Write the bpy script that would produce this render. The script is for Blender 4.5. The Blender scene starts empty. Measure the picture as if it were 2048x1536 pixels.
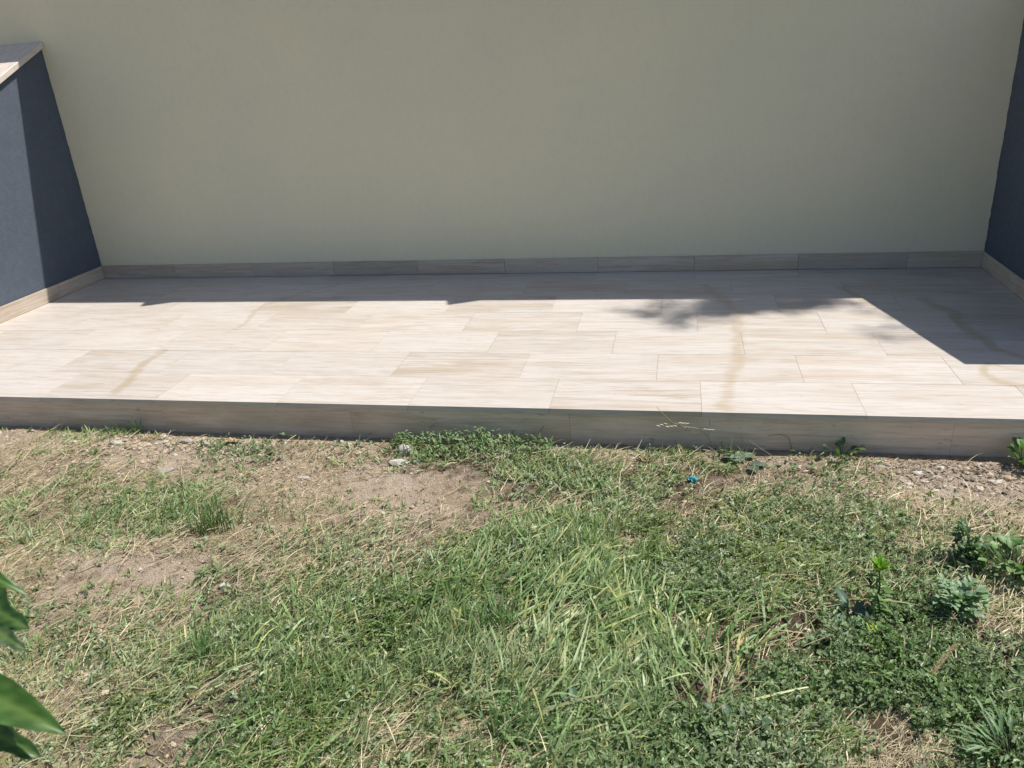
import bpy, math, random
import numpy as np
from mathutils import Matrix, Vector

# ------------------------------------------------------------------ camera, sky, sun, exposure
S = bpy.context.scene
cam_d = bpy.data.cameras.new('camera')
cam = bpy.data.objects.new('camera', cam_d)
S.collection.objects.link(cam)
S.camera = cam
CR = ((0.97913470, 0.19186161, -0.06696554), (-0.01543993, 0.39881996, 0.91689926), (-0.20262488, 0.89673394, -0.39346080))
CAM = (0.270325, -4.791414, 1.330633)
m = Matrix(((CR[0][0], CR[1][0], -CR[2][0], CAM[0]), (CR[0][1], CR[1][1], -CR[2][1], CAM[1]),
            (CR[0][2], CR[1][2], -CR[2][2], CAM[2]), (0, 0, 0, 1)))
cam.matrix_world = m
cam_d.sensor_width = 36
cam_d.lens = 1580.93 / 2048 * 36
cam_d.clip_start = 0.05
cam_d.clip_end = 500
cam_d.dof.use_dof = True
cam_d.dof.focus_distance = 3.2
cam_d.dof.aperture_fstop = 10

W = bpy.data.worlds.new('World'); S.world = W; W.use_nodes = True
wn = W.node_tree
sky = wn.nodes.new('ShaderNodeTexSky'); sky.sky_type = 'NISHITA'; sky.sun_disc = False
SUN = Vector((0.50, 0.2216, 1.0)).normalized()
sky.sun_elevation = math.asin(SUN.z)
sky.ozone_density = 1.7
sky.sun_rotation = math.atan2(SUN.x, SUN.y)
bgn = wn.nodes['Background']; bgn.inputs['Strength'].default_value = 0.084
wn.links.new(sky.outputs[0], bgn.inputs['Color'])
sd = bpy.data.lights.new('sun', 'SUN'); sd.energy = 4.45; sd.angle = math.radians(0.53); sd.color = (1.0, 0.96, 0.90)
so = bpy.data.objects.new('sun', sd); S.collection.objects.link(so)
so.rotation_euler = SUN.to_track_quat('Z', 'Y').to_euler()
S.view_settings.view_transform = 'Standard'; S.view_settings.look = 'None'
S.view_settings.exposure = 0.32; S.view_settings.gamma = 1.0
S.render.engine = 'CYCLES'
S.cycles.max_bounces = 8; S.cycles.diffuse_bounces = 5; S.cycles.transmission_bounces = 4

XL, XR, YF, HS, ZG = -3.719, 1.959, -1.996, 0.092, -0.151
C = S.collection
rng = np.random.default_rng(11)
random.seed(5)

# ------------------------------------------------------------------ helpers
def tag(o, label=None, cat=None, group=None, kind=None):
    for k, v in (('label', label), ('category', cat), ('group', group), ('kind', kind)):
        if v: o[k] = v
    return o

def thing(name, loc, label, cat, group=None):
    o = bpy.data.objects.new(name, None); C.objects.link(o); o.location = loc; o.empty_display_size = 0.05
    return tag(o, label, cat, group)

def mesh_obj(name, V, F, mat, parent=None, attrs=None, smooth=False):
    """V (n,3) world coordinates; F list/array of faces, or a list of arrays of different sizes."""
    V = np.asarray(V, float)
    if parent is not None: V = V - np.array(parent.location)
    me = bpy.data.meshes.new(name)
    if isinstance(F, np.ndarray): F = [F]
    if isinstance(F, list) and len(F) and isinstance(F[0], np.ndarray):
        loops = np.concatenate([f.ravel() for f in F]).astype(np.int32)
        tot = np.concatenate([np.full(len(f), f.shape[1]) for f in F]).astype(np.int32)
    else:
        loops = np.array([i for f in F for i in f], np.int32); tot = np.array([len(f) for f in F], np.int32)
    me.vertices.add(len(V)); me.vertices.foreach_set('co', V.astype(np.float32).ravel())
    me.loops.add(len(loops)); me.loops.foreach_set('vertex_index', loops)
    me.polygons.add(len(tot))
    st = np.zeros(len(tot), np.int32); st[1:] = np.cumsum(tot)[:-1]
    me.polygons.foreach_set('loop_start', st)
    me.polygons.foreach_set('loop_total', tot)
    if attrs:
        for k, a in attrs.items():
            a = np.asarray(a, np.float32)
            if a.ndim == 1:
                at = me.attributes.new(k, 'FLOAT', 'POINT'); at.data.foreach_set('value', a)
            else:
                at = me.attributes.new(k, 'FLOAT_VECTOR', 'POINT'); at.data.foreach_set('vector', a.ravel())
    me.update(calc_edges=True); me.validate()
    me.polygons.foreach_set('use_smooth', [bool(smooth)] * len(me.polygons))
    me.materials.append(mat)
    o = bpy.data.objects.new(name, me); C.objects.link(o)
    if parent is not None: o.parent = parent
    return o

# value noise, fractal
_tab = rng.random((256, 256))
def vn(x, y):
    x = np.asarray(x, float); y = np.asarray(y, float)
    xi = np.floor(x).astype(int); yi = np.floor(y).astype(int); fx = x - xi; fy = y - yi
    fx = fx * fx * (3 - 2 * fx); fy = fy * fy * (3 - 2 * fy)
    g = lambda a, b: _tab[a & 255, b & 255]
    return (g(xi, yi) * (1 - fx) + g(xi + 1, yi) * fx) * (1 - fy) + (g(xi, yi + 1) * (1 - fx) + g(xi + 1, yi + 1) * fx) * fy
def fbm(x, y, o=4, seed=0):
    s = 0; a = .5; t = 0
    for k in range(o):
        s = s + a * vn(x * 2 ** k + seed * 17.3 + k * 7.7, y * 2 ** k + seed * 9.1 + k * 3.3); t += a; a *= .55
    return s / t

# ------------------------------------------------------------------ material helpers
def new_mat(name):
    M = bpy.data.materials.new(name); M.use_nodes = True
    nt = M.node_tree; b = nt.nodes['Principled BSDF']
    return M, nt, b
def N(nt, t, **kw):
    n = nt.nodes.new(t)
    for k, v in kw.items():
        if k in n.inputs: n.inputs[k].default_value = v
        else: setattr(n, k, v)
    return n
def mixc(nt, fac, a, b, mode='MIX'):
    n = nt.nodes.new('ShaderNodeMix'); n.data_type = 'RGBA'; n.blend_type = mode
    for s, v in ((n.inputs[0], fac), (n.inputs[6], a), (n.inputs[7], b)):
        if isinstance(v, bpy.types.NodeSocket): nt.links.new(v, s)
        elif isinstance(v, (int, float)): s.default_value = v
        else: s.default_value = (*v, 1)
    return n.outputs[2]
def mapr(nt, v, a, b, c=0., d=1.):
    n = nt.nodes.new('ShaderNodeMapRange'); nt.links.new(v, n.inputs[0])
    for i, x in enumerate((a, b, c, d)): n.inputs[i + 1].default_value = x
    return n.outputs[0]
def mth(nt, op, a, b=0.):
    n = nt.nodes.new('ShaderNodeMath'); n.operation = op
    for s, v in zip(n.inputs, (a, b)):
        if isinstance(v, bpy.types.NodeSocket): nt.links.new(v, s)
        else: s.default_value = v
    return n.outputs[0]
def noise(nt, vec, scale, detail=3, rough=.5, dist=0.):
    n = N(nt, 'ShaderNodeTexNoise'); n.inputs['Scale'].default_value = scale; n.inputs['Detail'].default_value = detail
    n.inputs['Roughness'].default_value = rough; n.inputs['Distortion'].default_value = dist
    if vec is not None: nt.links.new(vec, n.inputs['Vector'])
    return n.outputs[0]
def vscale(nt, vec, s):
    n = nt.nodes.new('ShaderNodeVectorMath'); n.operation = 'MULTIPLY'; nt.links.new(vec, n.inputs[0]); n.inputs[1].default_value = s
    return n.outputs[0]
def bump(nt, h, b, strength, dist):
    n = N(nt, 'ShaderNodeBump'); n.inputs['Strength'].default_value = strength; n.inputs['Distance'].default_value = dist
    nt.links.new(h, n.inputs['Height']); nt.links.new(n.outputs[0], b.inputs['Normal'])
def pos(nt):
    return nt.nodes.new('ShaderNodeNewGeometry').outputs['Position']

# ------------------------------------------------------------------ materials
def make_travertine(name, dark=1.0, grime=False, warm=False):
    M, nt, b = new_mat(name)
    av = N(nt, 'ShaderNodeAttribute', attribute_name='tv').outputs['Vector']
    at = N(nt, 'ShaderNodeAttribute', attribute_name='tint').outputs['Fac']
    an = N(nt, 'ShaderNodeAttribute', attribute_name='tan').outputs['Fac']
    st = N(nt, 'ShaderNodeAttribute', attribute_name='stain').outputs['Fac']
    n1 = noise(nt, vscale(nt, av, (1.6, 11, 1)), 1, 5, .55, .6)
    n2 = noise(nt, vscale(nt, av, (3.5, 70, 1)), 1, 4, .6, .3)
    n3 = noise(nt, vscale(nt, av, (9, 120, 1)), 1, 3, .6, .2)
    n4 = noise(nt, vscale(nt, av, (5, 8, 1)), 1, 4, .5)
    light = (.590 * dark, .540 * dark, .492 * dark); tan = (.475 * dark, .385 * dark, .29 * dark)
    f = mapr(nt, n1, .44, .66)
    f = mth(nt, 'MULTIPLY', f, mth(nt, 'ADD', mth(nt, 'MULTIPLY', an, .90), .20))
    col = mixc(nt, f, light, tan)
    # fine parallel veining
    l = mth(nt, 'MULTIPLY', mapr(nt, n2, .46, .66), mth(nt, 'ADD', mth(nt, 'MULTIPLY', an, .50), .42))
    col = mixc(nt, l, col, (.41 * dark, .34 * dark, .275 * dark))
    l = mth(nt, 'MULTIPLY', mapr(nt, n3, .52, .68), .42)
    col = mixc(nt, l, col, (.34 * dark, .285 * dark, .235 * dark))
    col = mixc(nt, mth(nt, 'MULTIPLY', mapr(nt, n4, .5, .7), .35), col, (.60 * dark, .555 * dark, .515 * dark))
    # open pores
    n5 = noise(nt, vscale(nt, av, (28, 190, 1)), 1, 2, .5)
    pore = mapr(nt, n5, .715, .76)
    col = mixc(nt, mth(nt, 'MULTIPLY', pore, .55), col, (.16, .13, .10))
    # water runs
    sn = mth(nt, 'ADD', st, mapr(nt, noise(nt, vscale(nt, av, (9, 110, 1)), 1, 5, .65), .3, .7, -.42, .34))
    sf = mth(nt, 'MULTIPLY', mapr(nt, sn, .42, .95), .50)
    col = mixc(nt, sf, col, (.37 * dark, .275 * dark, .14 * dark))
    g = nt.nodes.new('ShaderNodeVectorMath'); g.operation = 'SCALE'; nt.links.new(col, g.inputs[0]); nt.links.new(at, g.inputs['Scale'])
    col = g.outputs[0]
    if warm:
        col = mixc(nt, 1.0, col, (1.03, .975, .90), 'MULTIPLY')
    if grime:
        p = pos(nt)
        sx = nt.nodes.new('ShaderNodeSeparateXYZ'); nt.links.new(p, sx.inputs[0])
        gn = noise(nt, vscale(nt, p, (3, 3, 9)), 1, 5, .6)
        gf = mth(nt, 'ADD', mapr(nt, sx.outputs[2], -.15, -.02, .45, -.15), mapr(nt, gn, .35, .7, -.15, .6))
        col = mixc(nt, mth(nt, 'MULTIPLY', mapr(nt, gf, .1, .9), .38), mixc(nt, 1.0, col, (1.06, .95, .86), 'MULTIPLY'), (.21, .185, .13))
        sp = mapr(nt, noise(nt, vscale(nt, p, (14, 14, 30)), 1, 3, .6), .66, .74)
        col = mixc(nt, mth(nt, 'MULTIPLY', sp, .5), col, (.09, .08, .065))
    nt.links.new(col, b.inputs['Base Color'])
    b.inputs['Roughness'].default_value = .48
    b.inputs['Specular IOR Level'].default_value = .35
    bump(nt, mth(nt, 'SUBTRACT', mth(nt, 'MULTIPLY', n2, .4), pore), b, .35, .0015)
    return M
M_TRAV = make_travertine('travertine')
M_TRAV_S = make_travertine('travertine_skirting', 1.05, False, True)
M_TRAV_R = make_travertine('travertine_riser', 1.30, True)

M_GROUT, nt, b = new_mat('grout'); b.inputs['Base Color'].default_value = (.33, .27, .20, 1); b.inputs['Roughness'].default_value = .9
nt.links.new(mixc(nt, mapr(nt, noise(nt, pos(nt), 4, 3), .4, .6), (.45, .40, .33), (.15, .12, .09)), b.inputs['Base Color'])

def make_plaster(name, c1, c2, c3, bs, comb, rough=.9):
    M, nt, b = new_mat(name); p = pos(nt)
    col = mixc(nt, mapr(nt, noise(nt, p, 1.1, 4, .55), .35, .65), c1, c2)
    col = mixc(nt, mth(nt, 'MULTIPLY', mapr(nt, noise(nt, vscale(nt, p, (comb, comb, 420)), 1, 2), .35, .65), .10), col, c3)
    col = mixc(nt, mth(nt, 'MULTIPLY', mapr(nt, noise(nt, p, 260, 2), .35, .65), .20), col, c3)
    col = mixc(nt, mth(nt, 'MULTIPLY', mapr(nt, noise(nt, vscale(nt, p, (1, 1, .7)), 26, 5, .7), .45, .70), .11), col, c3)
    nt.links.new(col, b.inputs['Base Color']); b.inputs['Roughness'].default_value = rough
    b.inputs['Specular IOR Level'].default_value = .25
    h = mth(nt, 'ADD', noise(nt, p, 330, 3, .6), mth(nt, 'MULTIPLY', noise(nt, vscale(nt, p, (90, 90, 300)), 1, 3), .9))
    h = mth(nt, 'ADD', h, mth(nt, 'MULTIPLY', noise(nt, p, 2.2, 2), 1.5))
    bump(nt, h, b, bs, .0022)
    return M
M_CREAM = make_plaster('cream_plaster', (.820, .770, .560), (.765, .728, .545), (.52, .49, .38), .5, 60)
M_SLATE = make_plaster('slate_plaster', (.078, .098, .128), (.068, .086, .114), (.23, .265, .32), 1.0, 40, .8)
M_COPE, nt, b = new_mat('coping_stone'); p = pos(nt)
nt.links.new(mixc(nt, mapr(nt, noise(nt, vscale(nt, p, (30, 3, 30)), 1, 4), .4, .65), (.70, .62, .54), (.60, .52, .44)), b.inputs['Base Color']); b.inputs['Roughness'].default_value = .5

def soil_colour(nt, p):
    n = noise(nt, p, 3.0, 5, .6); n2 = noise(nt, p, 22, 5, .65); n3 = noise(nt, p, 160, 4, .7)
    col = mixc(nt, mapr(nt, n, .35, .65), (.50, .385, .270), (.62, .505, .385))
    col = mixc(nt, mth(nt, 'MULTIPLY', mapr(nt, n2, .48, .70), .65), col, (.22, .15, .092))
    col = mixc(nt, mth(nt, 'MULTIPLY', mapr(nt, n3, .52, .72), .65), col, (.72, .61, .48))
    col = mixc(nt, mth(nt, 'MULTIPLY', mapr(nt, noise(nt, p, 240, 3), .60, .70), .7), col, (.12, .08, .05))
    return col, n2, n3
M_SOIL, nt, b = new_mat('dry_soil'); p = pos(nt)
col, n2, n3 = soil_colour(nt, p)
gsh = N(nt, 'ShaderNodeAttribute', attribute_name='gap_shade').outputs['Fac']
col = mixc(nt, mapr(nt, mth(nt, 'ADD', gsh, mapr(nt, n2, .3, .7, -.25, .25)), .25, .70, 0, .92), col, (.095, .068, .040))  # shade in the gaps between plants, painted into the soil colour
nt.links.new(col, b.inputs['Base Color']); b.inputs['Roughness'].default_value = .95; b.inputs['Specular IOR Level'].default_value = .15
bump(nt, mth(nt, 'ADD', mth(nt, 'MULTIPLY', n3, .6), n2), b, 1.0, .028)

def make_leafmat(name, trans=.35, rough=.5, spec=.35, vein=False, gain=1.0):
    """colour comes from the per-plant attribute 'col' of the mesh"""
    M, nt, b = new_mat(name)
    c = N(nt, 'ShaderNodeAttribute', attribute_name='col').outputs['Vector']
    c = mixc(nt, mth(nt, 'MULTIPLY', mapr(nt, noise(nt, pos(nt), 90, 3), .4, .7), .30), c, (.04, .05, .02))
    if vein:
        v = N(nt, 'ShaderNodeAttribute', attribute_name='vein').outputs['Fac']
        c = mixc(nt, mth(nt, 'MULTIPLY', v, .55), c, (.20, .30, .08))
    nt.links.new(c, b.inputs['Base Color']); b.inputs['Roughness'].default_value = rough; b.inputs['Specular IOR Level'].default_value = spec
    t = nt.nodes.new('ShaderNodeBsdfTranslucent')
    tc = mixc(nt, 1.0, c, (1.0, 1.25, .45), 'MULTIPLY')
    nt.links.new(tc, t.inputs['Color'])
    mx = nt.nodes.new('ShaderNodeMixShader'); mx.inputs[0].default_value = trans
    out = nt.nodes['Material Output']
    nt.links.new(b.outputs[0], mx.inputs[1]); nt.links.new(t.outputs[0], mx.inputs[2]); nt.links.new(mx.outputs[0], out.inputs['Surface'])
    return M
M_GRASS = make_leafmat('grass_blade', .30, .45, .5)
M_LEAF = make_leafmat('weed_leaf', .30, .48, .5)
M_SHRUB = make_leafmat('shrub_leaf', .32, .36, .5, True)
M_STRAW = make_leafmat('dead_straw', .12, .5, .5)

def simple(name, c1, c2, sc=40, rough=.85, bs=.5, bd=.002):
    M, nt, b = new_mat(name); p = pos(nt)
    n = noise(nt, p, sc, 5, .6)
    nt.links.new(mixc(nt, mapr(nt, n, .35, .65), c1, c2), b.inputs['Base Color']); b.inputs['Roughness'].default_value = rough
    bump(nt, n, b, bs, bd)
    return M
M_ROCKW = simple('white_stone', (.62, .58, .52), (.42, .38, .32), 60)
M_ROCKG = simple('grey_stone', (.42, .38, .33), (.28, .25, .21), 60)
M_GRAVEL, nt, b = new_mat('gravel')
gc = N(nt, 'ShaderNodeAttribute', attribute_name='col').outputs['Vector']
nt.links.new(mixc(nt, mth(nt, 'MULTIPLY', mapr(nt, noise(nt, pos(nt), 200, 3), .4, .7), .5), gc, (.16, .12, .08)), b.inputs['Base Color']); b.inputs['Roughness'].default_value = .9
M_DRYLEAF = simple('dry_leaf', (.42, .25, .13), (.52, .35, .22), 90, .7)
M_BLUE = simple('blue_plastic', (.01, .22, .30), (.02, .30, .36), 60, .35)
M_BARK = simple('bark', (.10, .075, .05), (.16, .12, .085), 30)
M_CLAY = simple('clay', (.40, .17, .09), (.30, .13, .08), 25)

# ------------------------------------------------------------------ how much grows where: world grids, x from -4.2 step .2, y from -2.0 step -.15
GMAP="""
222222223443121136984345352000000000000
222222212332123124775455441000000001111
111111111232232211245556442111111111111
112222222233243211124667443211111122223
222233333444455322345777643222333333333
444455555444333334477777753333333333444
544444333333321234478876523333444444444
333333222222221345688886444444444445556
222222223333322356788996555445556666666
233333333344443456778986545666666666666
333344444444333356657975446666666666666
444444333333334445646975456666666666666
333333334444444444655975456666666666666
334444444444444444555975366666666666666
344444444444444444564985366666666666666
344444444444444444564985366666666666666
344444444444444444564985366666666666666
"""
DMAP="""
333333334432112221124566553211111222222
333444445654222432224565554322222333334
555555555665433332234555555434444444555
556666666655544332223443555555555555555
666666666555654432223333455555555555444
555555555555665544323333344554444444444
555555555556765444432222334444444444333
555666777888887544333222233444333333333
778888887777777644423322343333333333333
877777776666556644333223553333333333333
776666555555555644453234753333333333333
555555555555554544564234743333333333333
555555554444444454565234743333333333333
554444444444444444465234633333333333333
544444444444444445456234633333333333333
544444444444444445456234633333333333333
544444444444444445456234633333333333333
"""
CMAP="""
000000001111022024553233442000000000000
000000000111134223454333331000000001111
000000000111123111134433332111111111222
001111111111122111124543343222222233334
111111111222112212235555544333444444444
222222222222111233356556544444444445556
222211111111111233245557655455566666777
111111111111111233344457877666777777888
111111112222222233333457887777788888888
122222222222222233333458767888888888888
222222222222111222323578668888888888888
222222111111112222223578668888888888888
111111112222222222223578678888888888888
112222222222222222222578588888888888888
122222222222222222222568588888888888888
122222222222222222222568588888888888888
122222222222222222222568588888888888888
"""
def mp(s): return np.array([[int(c) for c in r] for r in s.split()], float) / 9
GM, DM, CM = mp(GMAP), mp(DMAP), mp(CMAP)
def look(T, x, y):
    fx = np.clip((x + 4.2) / .2, 0, T.shape[1] - 1.001); fy = np.clip((-2.0 - y) / .15, 0, T.shape[0] - 1.001)
    i = fy.astype(int); j = fx.astype(int); a = fy - i; b_ = fx - j
    return (1 - a) * ((1 - b_) * T[i, j] + b_ * T[i, j + 1]) + a * ((1 - b_) * T[i + 1, j] + b_ * T[i + 1, j + 1])

# ------------------------------------------------------------------ box batches
class Boxes:
    def __init__(s): s.V = []; s.F = []; s.A = {}
    def add(s, lo, hi, bev=0.0, attr=None, tv=None):
        """axis-aligned box with chamfered edges; tv(point)->vector for the stone pattern"""
        lo = np.array(lo, float); hi = np.array(hi, float); n = len(s.V)
        if bev <= 0:
            v = [(x, y, z) for z in (lo[2], hi[2]) for y in (lo[1], hi[1]) for x in (lo[0], hi[0])]
            f = [(0, 2, 3, 1), (4, 5, 7, 6), (0, 1, 5, 4), (2, 6, 7, 3), (0, 4, 6, 2), (1, 3, 7, 5)]
        else:
            v = []; idx = {}
            for sx in (0, 1):
                for sy in (0, 1):
                    for sz in (0, 1):
                        c = [lo[0] if not sx else hi[0], lo[1] if not sy else hi[1], lo[2] if not sz else hi[2]]
                        d = [1 if not sx else -1, 1 if not sy else -1, 1 if not sz else -1]
                        for ax in range(3):
                            q = [c[k] + (0 if k == ax else d[k] * bev) for k in range(3)]
                            idx[(sx, sy, sz, ax)] = len(v); v.append(tuple(q))
            f = []
            for ax in range(3):
                a, b_ = [k for k in range(3) if k != ax]
                for sd_ in (0, 1):
                    q = []
                    for (u, w) in ((0, 0), (1, 0), (1, 1), (0, 1)):
                        k = [0, 0, 0]; k[ax] = sd_; k[a] = u; k[b_] = w; q.append(idx[(*k, ax)])
                    f.append(tuple(q))
                for (u, w) in ((0, 0), (1, 0), (1, 1), (0, 1)):    # edge along ax
                    k0 = [0, 0, 0]; k0[a] = u; k0[b_] = w; k1 = list(k0); k1[ax] = 1
                    f.append((idx[(*k0, a)], idx[(*k0, b_)], idx[(*k1, b_)], idx[(*k1, a)]))
            for sx in (0, 1):
                for sy in (0, 1):
                    for sz in (0, 1): f.append(tuple(idx[(sx, sy, sz, k)] for k in range(3)))
        ctr = (lo + hi) / 2
        for q in f:
            P = [np.array(v[i]) for i in q]
            nn = np.cross(P[1] - P[0], P[2] - P[0]); cc = sum(P) / len(P) - ctr
            if np.dot(nn, cc) < 0: q = q[::-1]
            s.F.append(tuple(i + n for i in q))
        s.V += v
        for k, a in (attr or {}).items(): s.A.setdefault(k, []).extend([a] * len(v))
        if tv is not None: s.A.setdefault('tv', []).extend([tv(q) for q in v])
    def build(s, name, mat, parent=None):
        return mesh_obj(name, s.V, s.F, mat, parent, {k: np.array(a) for k, a in s.A.items()})

# ------------------------------------------------------------------ terrace
terrace = thing('terrace', (-0.88, YF, ZG), 'raised terrace paved with pale cream veined stone tiles between the two dark side walls', 'terrace')
def seg_dist(px, py, pts):
    d = np.full(px.shape, 9.)
    for (x0, y0), (x1, y1) in zip(pts[:-1], pts[1:]):
        ux, uy = x1 - x0, y1 - y0; L = ux * ux + uy * uy
        t = np.clip(((px - x0) * ux + (py - y0) * uy) / L, 0, 1)
        d = np.minimum(d, np.hypot(px - x0 - t * ux, py - y0 - t * uy))
    return d
STAINS = [([(-1.70, -.10), (-1.80, -.2), (-1.88, -.24), (-2.00, -.39), (-2.06, -.50), (-2.15, -.62), (-2.148, -.81), (-2.11, -.94), (-2.12, -1.09)], .018, .9),
          ([(-2.352, -1.13), (-2.339, -1.41)], .006, .8), ([(-2.33, -1.41), (-2.323, -1.54), (-2.274, -1.75), (-2.204, -1.94)], .030, 1.0),
          ([(.42, -.30), (.46, -.42), (.50, -.50), (.533, -.64), (.57, -.80), (.574, -1.0), (.538, -1.2), (.526, -1.41), (.535, -1.54), (.479, -1.71), (.466, -1.86), (.45, -1.97)], .036, .85),
          ([(1.12, -.36), (1.156, -.43), (1.194, -.52), (1.24, -.74)], .030, .95),
          ([(1.50, -.60), (1.543, -.74), (1.586, -.81), (1.569, -1.03), (1.60, -1.20), (1.60, -1.32), (1.70, -1.42)], .040, 1.0),
          ([(1.47, -1.60), (1.481, -1.517), (1.537, -1.489), (1.63, -1.53)], .022, 1.0), ([(1.47, -1.60), (1.553, -1.69), (1.65, -1.72)], .03, 1.0),
          ([(1.63, -1.53), (1.70, -1.60), (1.65, -1.72)], .03, .9),
          ([(.10, -1.79), (.20, -1.82), (.327, -1.87)], .035, .60), ([(.03, -1.775), (.12, -1.80)], .03, .55),
          ([(-1.99, -.62), (-1.75, -.61), (-1.60, -.645)], .03, .5), ([(-3.03, -1.65), (-2.98, -1.52)], .03, .6),
          ([(-.62, -.16), (-.50, -.12), (-.30, -.14)], .03, .55), ([(.05, -.15), (.30, -.12)], .04, .5), ([(1.5, -.12), (1.75, -.16)], .05, .8),
          ([(-1.1, -.14), (-.85, -.17)], .03, .6), ([(-1.6, -.11), (-1.25, -.12)], .03, .6), ([(.25, -.42), (.50, -.36), (.48, -.42)], .025, .7), ([(-.35, -.27), (-.2, -.30)], .03, .5)]
def stain(px, py):
    wx = px + (fbm(px * 9, py * 9, 3, 3) - .5) * .07; wy = py + (fbm(px * 9, py * 9, 3, 5) - .5) * .07
    s = np.zeros(px.shape)
    for pts, r, a in STAINS:
        d = seg_dist(wx, wy, pts)
        s = np.maximum(s, a * np.clip(1.25 - .75 * d / r, 0, 1))
    return s
PITCH = .5885; G = .0011
TANROWS = {(5, -.98): .95, (2, -2.15): .85, (3, .37): .5, (4, -.60): .45, (6, .39 - PITCH): .7, (4, -1.77): .35, (1, -.60): .5, (0, .37): .5, (3, -1.95): .5, (1, -1.18): .3, (5, -2.74): .5, (1, 1.17): .55, (3, -1.36): .5, (6, -2.53): .35}
V = []; F4 = []; TV = []; TI = []; TA = []; off = 0
seed_t = np.random.default_rng(3)
rows = [(-.1975, -.012)] + [(-.1975 - .3 * k, -.1975 - .3 * (k - 1)) for k in range(1, 6)] + [(YF, -.1975 - .3 * 5)]
for r, (ya, yb) in enumerate(rows):
    o = [.37, .57, .78][r % 3]
    xs = [XL + .010] + [x for x in (o + PITCH * k for k in range(-9, 5)) if XL + .05 < x < XR - .05] + [XR - .010]
    for a, b_ in zip(xs[:-1], xs[1:]):
        tan = .06 + .42 * seed_t.random() ** 2
        for (rr, xx), tt in TANROWS.items():
            if rr == r and abs(a - xx) < .08: tan = tt
        tint = .93 + .10 * seed_t.random()
        dz = (seed_t.random() - .5) * .0009
        ox, oy = seed_t.random() * 60, seed_t.random() * 60; slope = (seed_t.random() - .5) * .10
        x0, x1, y0, y1 = a + G / 2, b_ - G / 2, ya + (G / 2 if r < 6 else 0), yb - G / 2
        nx = max(3, int((x1 - x0) / .018)); ny = max(3, int((y1 - y0) / .018))
        gx, gy = np.meshgrid(np.linspace(x0, x1, nx), np.linspace(y0, y1, ny))
        gx = gx.ravel(); gy = gy.ravel()
        top = np.stack([gx, gy, np.full(gx.shape, dz)], 1)
        i = np.arange((nx - 1) * (ny - 1)); ii = i // (nx - 1) * nx + i % (nx - 1)
        F4.append(np.stack([ii, ii + 1, ii + nx + 1, ii + nx], 1) + off)
        # rim going down
        ring = list(range(nx)) + [nx * k + nx - 1 for k in range(1, ny)] + [nx * (ny - 1) + k for k in range(nx - 2, -1, -1)] + [nx * k for k in range(ny - 2, 0, -1)]
        low = top[ring].copy(); low[:, 2] = -.006 if r < 6 else -.023
        nr = len(ring); ra = np.array(ring) + off; lb = np.arange(nr) + off + len(top)
        F4.append(np.stack([ra, lb, np.roll(lb, -1), np.roll(ra, -1)], 1))
        allv = np.concatenate([top, low]); V.append(allv)
        TV.append(np.stack([allv[:, 0] + ox, allv[:, 1] + oy + slope * (allv[:, 0] - a) + allv[:, 2], np.full(len(allv), ox)], 1))
        TI.append(np.full(len(allv), tint)); TA.append(np.full(len(allv), tan)); off += len(allv)
V = np.concatenate(V)
mesh_obj('paving', V, [np.concatenate(F4)], M_TRAV, terrace, {'tv': np.concatenate(TV), 'tint': np.concatenate(TI), 'tan': np.concatenate(TA), 'stain': stain(V[:, 0], V[:, 1])})
bx = Boxes(); bx.add((XL + .002, YF + .008, -.0225), (XR - .002, -.002, -.0025)); bx.build('grout_bed', M_GROUT, terrace)
def tvx(ox, oy): return lambda q: (q[0] + ox, q[2] + oy + q[1] * .3, ox)
bx = Boxes(); js = [XL, -3.1, -1.97, -1.07, -.14, .40, 1.26, XR]
for k, (a, b_) in enumerate(zip(js[:-1], js[1:])):
    bx.add((a + .0003, YF + .014, -.40), (b_ - .0003, YF + .034, -.0245), .0004, {'tint': .88 + .16 * seed_t.random(), 'tan': seed_t.random() * .6, 'stain': 0.}, tvx(seed_t.random() * 50, seed_t.random() * 50))
bx.build('riser', M_TRAV_R, terrace)
bx = Boxes(); bx.add((XL + .002, YF + .036, -.42), (XR - .002, -.002, -.0245)); bx.build('foundation', M_GROUT, terrace)

# ------------------------------------------------------------------ rear wall
WH = 2.40
rear = thing('rear_wall', (-0.9, 0.1, ZG), 'tall cream rendered wall in shade standing behind the terrace', 'wall')
def grid_face(x0, x1, z0, z1, st, y, jit):
    nx = int((x1 - x0) / st) + 1; nz = int((z1 - z0) / st) + 1
    gx, gz = np.meshgrid(np.linspace(x0, x1, nx), np.linspace(z0, z1, nz)); gx = gx.ravel(); gz = gz.ravel()
    i = np.arange((nx - 1) * (nz - 1)); ii = i // (nx - 1) * nx + i % (nx - 1)
    return np.stack([gx, y + (fbm(gx * 1.3, gz * 1.3, 3, 2) - .5) * jit, gz], 1), np.stack([ii, ii + 1, ii + nx + 1, ii + nx], 1), nx, nz
vf, ff, nx, nz = grid_face(-7.5, 5.5, -.3, WH, .06, 0, .006)
vb = vf[[0, nx - 1, nx * (nz - 1), nx * nz - 1]].copy(); vb[:, 1] = .25; n = len(vf)
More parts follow.
